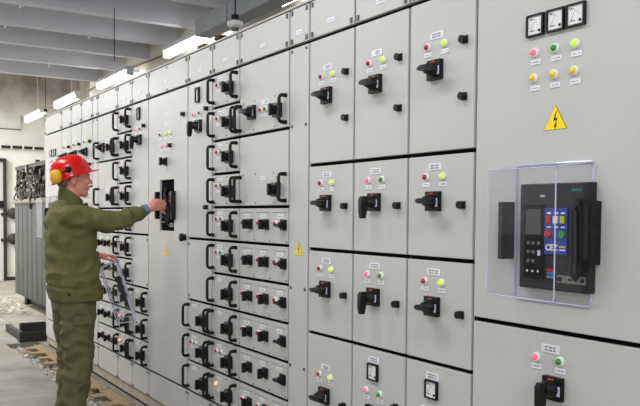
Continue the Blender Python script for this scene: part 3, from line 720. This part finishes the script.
# trench: gravel and notched boards along the plinth
bm = bmesh.new()
for i in range(1500):
    y = 4.6+4.25*random.random()**1.0; x = random.uniform(-.35, -.03); s = random.uniform(.008, .022)
    bmesh.ops.create_icosphere(bm, subdivisions=1, radius=s, matrix=Matrix.Translation((x, y, -.06+random.random()*.015)) @ Matrix.Rotation(random.random()*3, 4, 'X') @ Matrix.Diagonal((1, 1.3, .7, 1)))
me = bpy.data.meshes.new('gravel'); bm.to_mesh(me); bm.free(); me.materials.append(M['debris'])
o = put('gravel', me, (0,0,0)); o['kind'] = 'stuff'; o['label'] = 'pale gravel filling the trench along the cabinet plinth'; o['category'] = 'gravel'
bl = ['notched brown board over the trench, nearest to the lower edge of the photo', 'second notched brown board along the plinth', 'third notched brown board along the plinth, beside the boots', 'fourth notched brown board, behind the trouser leg', 'fifth notched brown board, left of the trouser leg', 'last notched brown board by the far cabinet corner']
for i in range(6):
    y = 5.0+i*.62; L = .60
    pts = [(-.02,0),(-.02,L),(-.11,L),(-.11,L*.8),(-.22,L*.8),(-.22,L*.62),(-.12,L*.62),(-.12,L*.3),(-.25,L*.3),(-.25,L*.1),(-.10,L*.1),(-.10,0)]
    vs = [(px,py,.0) for px,py in pts]+[(px,py,.018) for px,py in pts]; n = len(pts)
    me = MB().add(vs, [tuple(range(n))[::-1], tuple(range(n, 2*n))]+[(a, (a+1) % n, (a+1) % n+n, a+n) for a in range(n)], 'wood').mesh('board')
    thing('trench_board', bl[i], 'board', (-.01, y, -.016), 'notched boards over the cable trench', me=me)

# ------------------------------------------------------------------ the man
def grow(name, parts, k, parent, voxel=.006, smooth=4, fn=None, label=None):
    """parts: ('seg', p0, p1, r0, r1, [sy]) | ('ell', c, (rx,ry,rz), rotY) | ('loft', rings) -> one continuous remeshed surface"""
    bm = bmesh.new()
    for p in parts:
        if p[0] == 'seg':
            a, b_, r0, r1 = Vector(p[1]), Vector(p[2]), p[3], p[4]; L = (b_-a).length; N = max(2, int(L/(min(r0, r1)*.35)))
            q = (b_-a).to_track_quat('Z', 'Y').to_matrix().to_4x4()
            bmesh.ops.create_cone(bm, cap_ends=True, segments=20, radius1=r0, radius2=r1, depth=L, matrix=Matrix.Translation((a+b_)/2) @ q)
            for c, r in ((a, r0), (b_, r1)): bmesh.ops.create_icosphere(bm, subdivisions=3, radius=r, matrix=Matrix.Translation(c))
        elif p[0] == 'ell':
            rot = Matrix.Rotation(math.radians(p[3]) if len(p) > 3 else 0, 4, 'Y')
            bmesh.ops.create_icosphere(bm, subdivisions=4, radius=1, matrix=Matrix.Translation(p[1]) @ rot @ Matrix.Diagonal((*p[2], 1)))
        elif p[0] == 'loft':
            rings = []
            for (cx, cy, z, rx, ry) in p[1]:
                rr = []
                for i in range(32):
                    t = 2*PI*i/32; c, s_ = math.cos(t), math.sin(t); e = .82
                    rr.append(bm.verts.new((cx+rx*math.copysign(abs(c)**e, c), cy+ry*math.copysign(abs(s_)**e, s_), z)))
                rings.append(rr)
            for A, B in zip(rings, rings[1:]):
                for i in range(32): bm.faces.new((A[i], A[(i+1) % 32], B[(i+1) % 32], B[i]))
            bm.faces.new(rings[0][::-1]); bm.faces.new(rings[-1])
    me = bpy.data.meshes.new(name); bmesh.ops.recalc_face_normals(bm, faces=bm.faces); bm.to_mesh(me); bm.free()
    tmp = bpy.data.objects.new('tmp', me); C.objects.link(tmp)
    r = tmp.modifiers.new('r', 'REMESH'); r.mode = 'VOXEL'; r.voxel_size = voxel
    s = tmp.modifiers.new('s', 'SMOOTH'); s.iterations = smooth; s.factor = .5
    bpy.context.view_layer.update()
    out = bpy.data.meshes.new_from_object(tmp.evaluated_get(bpy.context.evaluated_depsgraph_get()))
    bpy.data.objects.remove(tmp); bpy.data.meshes.remove(me)
    if fn:
        nn = [v.normal.copy() for v in out.vertices]
        for v, n_ in zip(out.vertices, nn): v.co += n_*fn(v.co)
    out.materials.clear(); out.materials.append(M[k])
    for p in out.polygons: p.use_smooth = True
    out.name = name
    org = Vector((-.6, 5.17, 0)); out.transform(Matrix.Translation(-org))
    return put(name, out, org, parent, label)

man = thing('person', 'man in red hard hat and olive work clothes reaching towards the cabinet, cover in hand', 'person', (-.6, 5.17, 0))
YC = 5.17
head = [
 ('ell', (-.597, YC, 1.695), (.097,.076,.105)), ('ell', (-.565, YC, 1.635), (.068,.060,.085), 8),
 ('ell', (-.556, YC, 1.594), (.056,.050,.044)), ('ell', (-.522, YC, 1.572), (.026,.026,.024)), ('seg', (-.60,YC-.05,1.62), (-.54,YC-.028,1.575), .020, .018), ('seg', (-.60,YC+.05,1.62), (-.54,YC+.028,1.575), .020, .018),
 ('ell', (-.504, YC, 1.694), (.018,.048,.014)),                                   # brow
 ('seg', (-.500, YC, 1.682), (-.480, YC, 1.648), .010, .013), ('ell', (-.483, YC-.010, 1.643), (.012,.010,.009)), ('ell', (-.483, YC+.010, 1.643), (.012,.010,.009)),
 ('ell', (-.498, YC, 1.616), (.014,.024,.008)), ('ell', (-.500, YC, 1.603), (.013,.022,.008)),
 ('ell', (-.522, YC-.038, 1.648), (.026,.020,.022)), ('ell', (-.522, YC+.038, 1.648), (.026,.020,.022)),  # cheeks
 ('ell', (-.612, YC-.080, 1.655), (.019,.013,.034), -10), ('ell', (-.612, YC+.078, 1.655), (.018,.010,.033), -10),
 ('ell', (-.606, YC-.082, 1.672), (.017,.011,.014)), ('ell', (-.606, YC+.082, 1.672), (.017,.011,.014)),
 ('seg', (-.640, YC, 1.48), (-.595, YC, 1.61), .062, .058)]
trunk = [('loft', [(-.60,YC,.80,.11,.16),(-.60,YC,.95,.115,.165),(-.61,YC,1.12,.11,.155),(-.62,YC,1.30,.12,.175),(-.63,YC,1.40,.11,.185),(-.64,YC,1.47,.075,.12),(-.635,YC,1.51,.06,.07)])]
# right arm (near side) reaching to the breaker, left arm bent on the far side
SR, ER, WR = Vector((-.645, 5.005, 1.415)), Vector((-.40, 4.985, 1.385)), Vector((-.165, 4.99, 1.468))
SL, EL, WL = Vector((-.625, 5.345, 1.41)), Vector((-.62, 5.40, 1.14)), Vector((-.41, 5.33, 1.145))
arms = [('seg', SR, ER, .055, .043), ('seg', ER, WR, .042, .026), ('seg', SL, EL, .055, .043), ('seg', EL, WL, .042, .026)]
legs = [('seg', (-.59,5.085,.88), (-.585,5.08,.48), .085, .058), ('seg', (-.585,5.08,.48), (-.64,5.075,.10), .055, .040),
        ('seg', (-.60,5.26,.88), (-.57,5.27,.48), .085, .058), ('seg', (-.57,5.27,.48), (-.61,5.275,.10), .055, .040),
        ('seg', (-.64,5.075,.07), (-.54,5.07,.04), .035, .03), ('seg', (-.61,5.275,.07), (-.51,5.28,.04), .035, .03)]
def finger(pts, r): return [('seg', pts[i], pts[i+1], r*(1-.10*i), r*(1-.10*(i+1))) for i in range(len(pts)-1)]
hand = [('ell', (-.118, 4.99, 1.492), (.050,.024,.036), -32), ('seg', WR, (-.12,4.99,1.49), .027, .028)]
# knuckles run from index (high, near the opening) to little finger (low)
for kx, kz, l, r in ((-.078,1.532,1.0,.0098),(-.066,1.514,1.06,.0100),(-.066,1.493,1.0,.0096),(-.074,1.473,.82,.0086)):
    hand.append(('seg', (-.125, 4.99, 1.49+(kz-1.50)*.5), (kx, 4.985, kz), .015, .0115))
    hand += finger([(kx,4.985,kz), (kx+.040*l,4.990,kz-.004), (kx+.060*l,5.012,kz-.012), (kx+.050*l,5.034,kz-.020)], r)
hand += finger([(-.135,5.002,1.508), (-.098,5.020,1.535), (-.064,5.034,1.535), (-.040,5.036,1.522)], .0118)
HL = Vector((-.345, 5.315, 1.150))
hand2 = [('ell', (-.362, 5.32, 1.148), (.046,.036,.018), 4), ('seg', WL, (-.37,5.322,1.147), .026, .024)]
for ky, l, r in ((5.292,.92,.0094),(5.311,1.0,.0097),(5.330,.94,.0093),(5.348,.76,.0084)):
    hand2 += finger([(-.335,ky,1.150), (-.335+.040*l,ky-.002,1.147), (-.335+.066*l,ky-.004,1.134), (-.335+.072*l,ky-.004,1.112)], r)
hand2 += finger([(-.375,5.300,1.140), (-.345,5.278,1.128), (-.315,5.268,1.118), (-.292,5.268,1.108)], .0115)
grow('body', head+trunk+arms+legs+hand+hand2, 'skin', man, voxel=.0048, smooth=3)
for s in (-1, 1):
    put('eye', MB().lathe((0,0,0), [(-.004,.0085),(.001,.0065),(.003,.003)], 12, ['eye','iris'], (Vector((1,0,0)),Vector((0,1,0)),Vector((0,0,1)))).mesh('eye', True), (-.505, YC+s*.031, 1.671), man)

def folds(co, amp=.010):
    p = Vector((co.x*7, co.y*5, co.z*5)); a = noise.fractal(p, 1.0, 2.0, 3)
    q = noise.noise(Vector((co.x*9+co.z*6, co.y*4, co.z*11-co.x*5+3))); return amp*(.6*a+1.25*(abs(q)*-1.8+.35))
def jacket_fn(co):
    d = folds(co, .011)
    hz = co.z-.10*(co.x+.6)*-1
    if hz < .945: d = d*.45+.005                                          # hem band
    if .945 < hz < .962: d -= .006
    if abs(co.x+.655+.25*(1.3-co.z)) < .006 and co.y < 5.05 and co.z < 1.3: d -= .005   # side seam
    if co.x > -.50 and co.y < 5.1 and co.z > 1.3:                          # sleeve folds across the arm
        d += .0055*math.sin(co.x*58+co.z*26+2*math.sin(co.x*21))*min(1, (co.x+.50)*12)
    if co.x < -.5 and co.z > 1.2:                                          # diagonal pulls from the shoulder
        d += .007*math.sin((co.x*1.2+co.z)*34+math.sin(co.z*17))*max(0, 1-abs(co.z-1.30)/.17)
    if co.z < 1.25: d += .0045*math.sin((co.x*.5-co.z*.35)*60+math.sin(co.z*13)*1.5)*max(0, 1-abs(co.z-1.10)/.15)
    return d
jr = [(-.580,YC,.872,.160,.212),(-.586,YC,.925,.166,.218),(-.594,YC,.98,.168,.22),(-.600,YC,1.04,.165,.215),(-.605,YC,1.13,.160,.212),(-.612,YC,1.22,.158,.21),(-.617,YC,1.33,.155,.212),
      (-.628,YC,1.40,.138,.205),(-.640,YC,1.45,.112,.175),(-.645,YC,1.49,.088,.125),(-.638,YC,1.525,.075,.085)]
jack = grow('jacket', [('loft', jr), ('seg', SR, ER, .084, .071), ('seg', ER+Vector((0,0,.002)), (-.30,4.985,1.412), .071, .066), ('seg', (-.30,4.985,1.412), WR+Vector((.004,0,0)), .064, .038),
      ('seg', SL, EL, .084, .066), ('seg', EL, WL+Vector((-.005,0,0)), .064, .042)], 'jacket', man, voxel=.009, smooth=5, fn=jacket_fn)
# collar, standing round the neck
b = MB(); n = 28; rows = ((1.500,.070,.098),(1.555,.077,.088),(1.598,.074,.080),(1.594,.067,.074),(1.51,.060,.07))
vs = []
for j, (z, rx, ry) in enumerate(rows):
    for i in range(n):
        a = 2*PI*i/n; vs.append((-.622+(z-1.5)*.15+rx*math.cos(a), YC+ry*math.sin(a), z-((.028+.050*math.cos(a)) if j in (1,2,3) else 0)+(.0 if j else -.02*math.cos(a))))
b.add(vs, [(j*n+i, j*n+(i+1) % n, (j+1)*n+(i+1) % n, (j+1)*n+i) for j in range(len(rows)-1) for i in range(n)], 'jacket')
put('collar', b.mesh('collar', True), (0,0,0), jack)
for q, (x, y, z) in enumerate(((-.700, 4.945, .905), (-.62,4.94,.905))):
    if q == 0: put('button', MB().lathe((0,0,0), [(0,.013),(.012,.012),(.014,.006)], 14, 'black', '-y').mesh('button', True), (x+.03, y+.035, z+.02), jack, 'black snap button')
cb = MB().lathe(tuple(WR+Vector((-.012,0,-.004))), [(0,.0385),(.030,.034),(.032,.028)], 20, 'shirt', ((Vector((.26,0,.09))).normalized(), Vector((0,1,0)), Vector((-.09,0,.26)).normalized()))
put('shirt_cuff', cb.mesh('shirt_cuff', True), (0,0,0), man, 'blue shirt cuff')
def trouser_fn(co):
    return folds(co, .013)+.006*math.sin(co.z*44+co.x*26+co.y*9)*max(0, 1-abs(co.z-.40)/.24)+.004*math.sin(co.x*40-co.z*22)*max(0, 1-abs(co.z-.68)/.16)
tr = grow('trousers', [('loft', [(-.60,YC,.80,.125,.18),(-.60,YC,.90,.13,.18),(-.60,YC,.98,.13,.178)]),
      ('seg', (-.595,5.085,.86), (-.585,5.08,.50), .118, .099), ('seg', (-.585,5.08,.50), (-.628,5.075,.12), .098, .080),
      ('seg', (-.605,5.255,.86), (-.575,5.27,.50), .118, .099), ('seg', (-.575,5.27,.50), (-.612,5.275,.12), .098, .080)], 'trousers', man, voxel=.009, smooth=5, fn=trouser_fn)
bevel(put('pocket_flap', MB().box(-.075, .045, -.006, .004, -.03, .03, 'trousers').mesh('pocket_flap'), (-.575, 4.967, .755), tr), .004)
for s, x, y in ((0, -.60, 5.072), (1, -.57, 5.277)):
    grow('boot', [('ell', (x-.03,y,.07), (.055,.046,.062)), ('ell', (x+.07,y,.045), (.10,.048,.042)), ('seg', (x-.035,y,.08), (x-.03,y,.15), .048, .046), ('ell', (x+.03,y,.016), (.135,.046,.014))], 'boot', man, voxel=.007, smooth=3)
grow('hair', [('ell', (-.648, YC, 1.672), (.054,.0768,.044)), ('ell', (-.588, YC-.066, 1.692), (.020,.013,.026)), ('ell', (-.588, YC+.066, 1.692), (.020,.013,.026)), ('ell', (-.662, YC, 1.635), (.036,.052,.030))], 'hair', man, voxel=.005, smooth=3)
# hard hat
def helmet():
    b = MB(); th = math.radians(17); O = Vector((-.608, YC, 1.690)); f = Vector((math.cos(th),0,math.sin(th))); u = Vector((-math.sin(th),0,math.cos(th))); s = Vector((0,1,0))
    n, m_ = 48, 14; vs = []
    def P(a, e, k=1.0):
        r = math.cos(e)**.74; z = math.sin(e)**.86
        fx = .133*r*math.cos(a); sy = .112*r*math.sin(a)
        ridge = .006*math.exp(-(sy/.02)**2)*max(0, z)
        return O + f*fx*k + s*sy*k + u*((.128*z+ridge)*k)
    rows = []
    # inner lip, outer lip with the peak in front
    def rim(k, dz, peak):
        out = []
        for i in range(n):
            a = 2*PI*i/n; c = math.cos(a); pk = peak*max(0, (c-.15)/.85)**.7 if c > .15 else 0
            out.append(O + f*(.133*k*c+pk) + s*(.112*k*math.sin(a)) + u*(dz-.006*max(0, c)-.024*max(0, -c)**1.5))
        return out
    rows.append(rim(.93, -.004, 0)); rows.append(rim(1.04, -.008, .045)); rows.append(rim(1.06, -.002, .048)); rows.append(rim(1.02, .006, .006))
    for j in range(1, m_): rows.append([P(2*PI*i/n, j/m_*PI/2*.985+.02) for i in range(n)])
    for r in rows: vs += r
    fs = [(j*n+i, j*n+(i+1) % n, (j+1)*n+(i+1) % n, (j+1)*n+i) for j in range(len(rows)-1) for i in range(n)]
    vs.append(O+u*.134); t = len(vs)-1; l = (len(rows)-1)*n
    fs += [(l+i, l+(i+1) % n, t) for i in range(n)]
    fs.append(tuple(range(n))[::-1])
    b.add(vs, fs, 'helmet')
    h = put('hard_hat', b.mesh('hard_hat', True), (0,0,0), man, 'glossy red hard hat')
    for sgn, nm in ((-1,'near'),(1,'far')):
        put('helmet_pivot', MB().lathe((-.655, YC+sgn*.104, 1.722), [(0,.021),(.014,.021),(.018,.015)], 18, 'black', '-y' if sgn < 0 else 'y').mesh('helmet_pivot', True), (0,0,0), h, 'black round pivot')
        yy = YC+sgn*.118; cx, cz = (-.733, 1.672) if sgn < 0 else (-.63, 1.665)
        put('support_arm', MB().tube([(-.66,yy,1.722),((cx-.66)/2,yy+sgn*.012,1.700),(cx,yy+sgn*.012,cz)], .005, 'black', 8).mesh('support_arm', True), (0,0,0), h)
        cup = MB().lathe((cx, yy-sgn*.002, cz), [(-.012,.034),(.0,.038),(.018,.037),(.030,.028),(.035,.012)], 22, 'cup', (Vector((-.30,sgn*.95,0)).normalized(), Vector((.95,sgn*.30,0)).normalized(), Vector((0,0,1.22))))
        put('ear_defender', cup.mesh('ear_defender', True), (0,0,0), h, 'yellow ear defender cup')
        put('ear_cushion', MB().lathe((cx, yy-sgn*.016, cz), [(-.010,.028),(.004,.032),(.012,.030)], 20, 'black', (Vector((-.30,sgn*.95,0)).normalized(), Vector((.95,sgn*.30,0)).normalized(), Vector((0,0,1.22)))).mesh('ear_cushion', True), (0,0,0), h)
helmet()

# the cover he holds
pm, em = clear_cover(.30, .43, .12, re=.004)
cv = thing('breaker_cover', 'clear plastic breaker cover held low in the left hand of the man', 'plastic cover', (-.17, 5.24, .82), me=pm)
put('cover_edge', em, (-.17, 5.24, .82), cv)
g = MB().box(-.016, .016, -.024, .0, -.08, .08, 'black')
for z in (-.055, 0, .055): g.box(-.022, .022, -.028, -.002, z-.012, z+.012, 'black')
put('side_grip', g.mesh('side_grip'), (-.17-.022, 5.24-.151, .82+.035), cv, 'black side grip')
cv.rotation_euler = (0, math.radians(-17.5), math.radians(-19))
cv.location = (-.212, 5.25, .915)

# ------------------------------------------------------------------ light
def area(name, loc, rot, sx, sy, power, col=(1,1,1)):
    l = bpy.data.lights.new(name, 'AREA'); l.shape = 'RECTANGLE'; l.size = sx; l.size_y = sy; l.energy = power; l.color = col
    o = bpy.data.objects.new(name, l); C.objects.link(o); o.location = loc; o.rotation_euler = rot; return o
for i, y in enumerate((-2.4, .2, 2.8, 5.4, 8.0, 10.6)):
    area('ceiling_lamp_light', (-1.45, y, 3.34), (0,0,0), .5, 1.5, 44, (1,.995,.985))
for x in (-4.2, -1.2):
    for y in (12.6, 15.2): area('end_bay_fill_light', (x, y, 3.9), (0,0,0), .5, 1.5, 250, (1,.99,.97))  # unseen fill lamps added to brighten the end bay and its wall
for i, y in enumerate((-1, 3, 7, 11, 15)):
    area('left_wall_fill_light', (-6.1, y, 2.2), (0, math.radians(-90), 0), 2.0, 2.6, 20, (.95,.97,1))  # added fill from the left wall, which has no windows
for i, y in enumerate((-1.2, 2.4, 6.0, 9.6)):
    area('ceiling_beam_fill_light', (-2.4, y, 2.95), (math.radians(180),0,0),   .4, 1.5, 20, (1,.995,.985))  # extra upward fill added to lift the beams and ceiling
area('back_wall_fill_light', (-3.6, -3.9, 2.3), (math.radians(90), 0, 0), 4.0, 2.4, 175, (.97,.98,1))  # added fill behind the camera for beam faces, man and end wall
w = bpy.data.worlds.new('world'); bpy.context.scene.world = w; w.use_nodes = True
w.node_tree.nodes['Background'].inputs[0].default_value = (.8,.85,.9,1); w.node_tree.nodes['Background'].inputs[1].default_value = .5

# ------------------------------------------------------------------ camera
cam = bpy.data.cameras.new('camera'); co = bpy.data.objects.new('camera', cam); C.objects.link(co)
cam.sensor_width = 36; cam.lens = 769.5/640*36; cam.shift_y = .0606; cam.clip_start = .05; cam.clip_end = 100
R_ = Vector((0.84575779, -0.533508, 0.00793621)); U_ = Vector((0.01214486, 0.03411873, 0.99934399)); F_ = Vector((0.53342878, 0.84510658, -0.03533556))
mt = Matrix.Identity(4)
for i in range(3): mt[i][0] = R_[i]; mt[i][1] = U_[i]; mt[i][2] = -F_[i]
mt[0][3], mt[1][3], mt[2][3] = -1.93, 0, 1.445
co.matrix_world = mt
sc = bpy.context.scene; sc.camera = co
sc.view_settings.view_transform = 'Standard'; sc.view_settings.look = 'None'; sc.view_settings.gamma = 1; sc.view_settings.exposure = -0.24
sc.view_settings.use_curve_mapping = False
sc.cycles.max_bounces = 8; sc.cycles.diffuse_bounces = 4; sc.cycles.transparent_max_bounces = 24
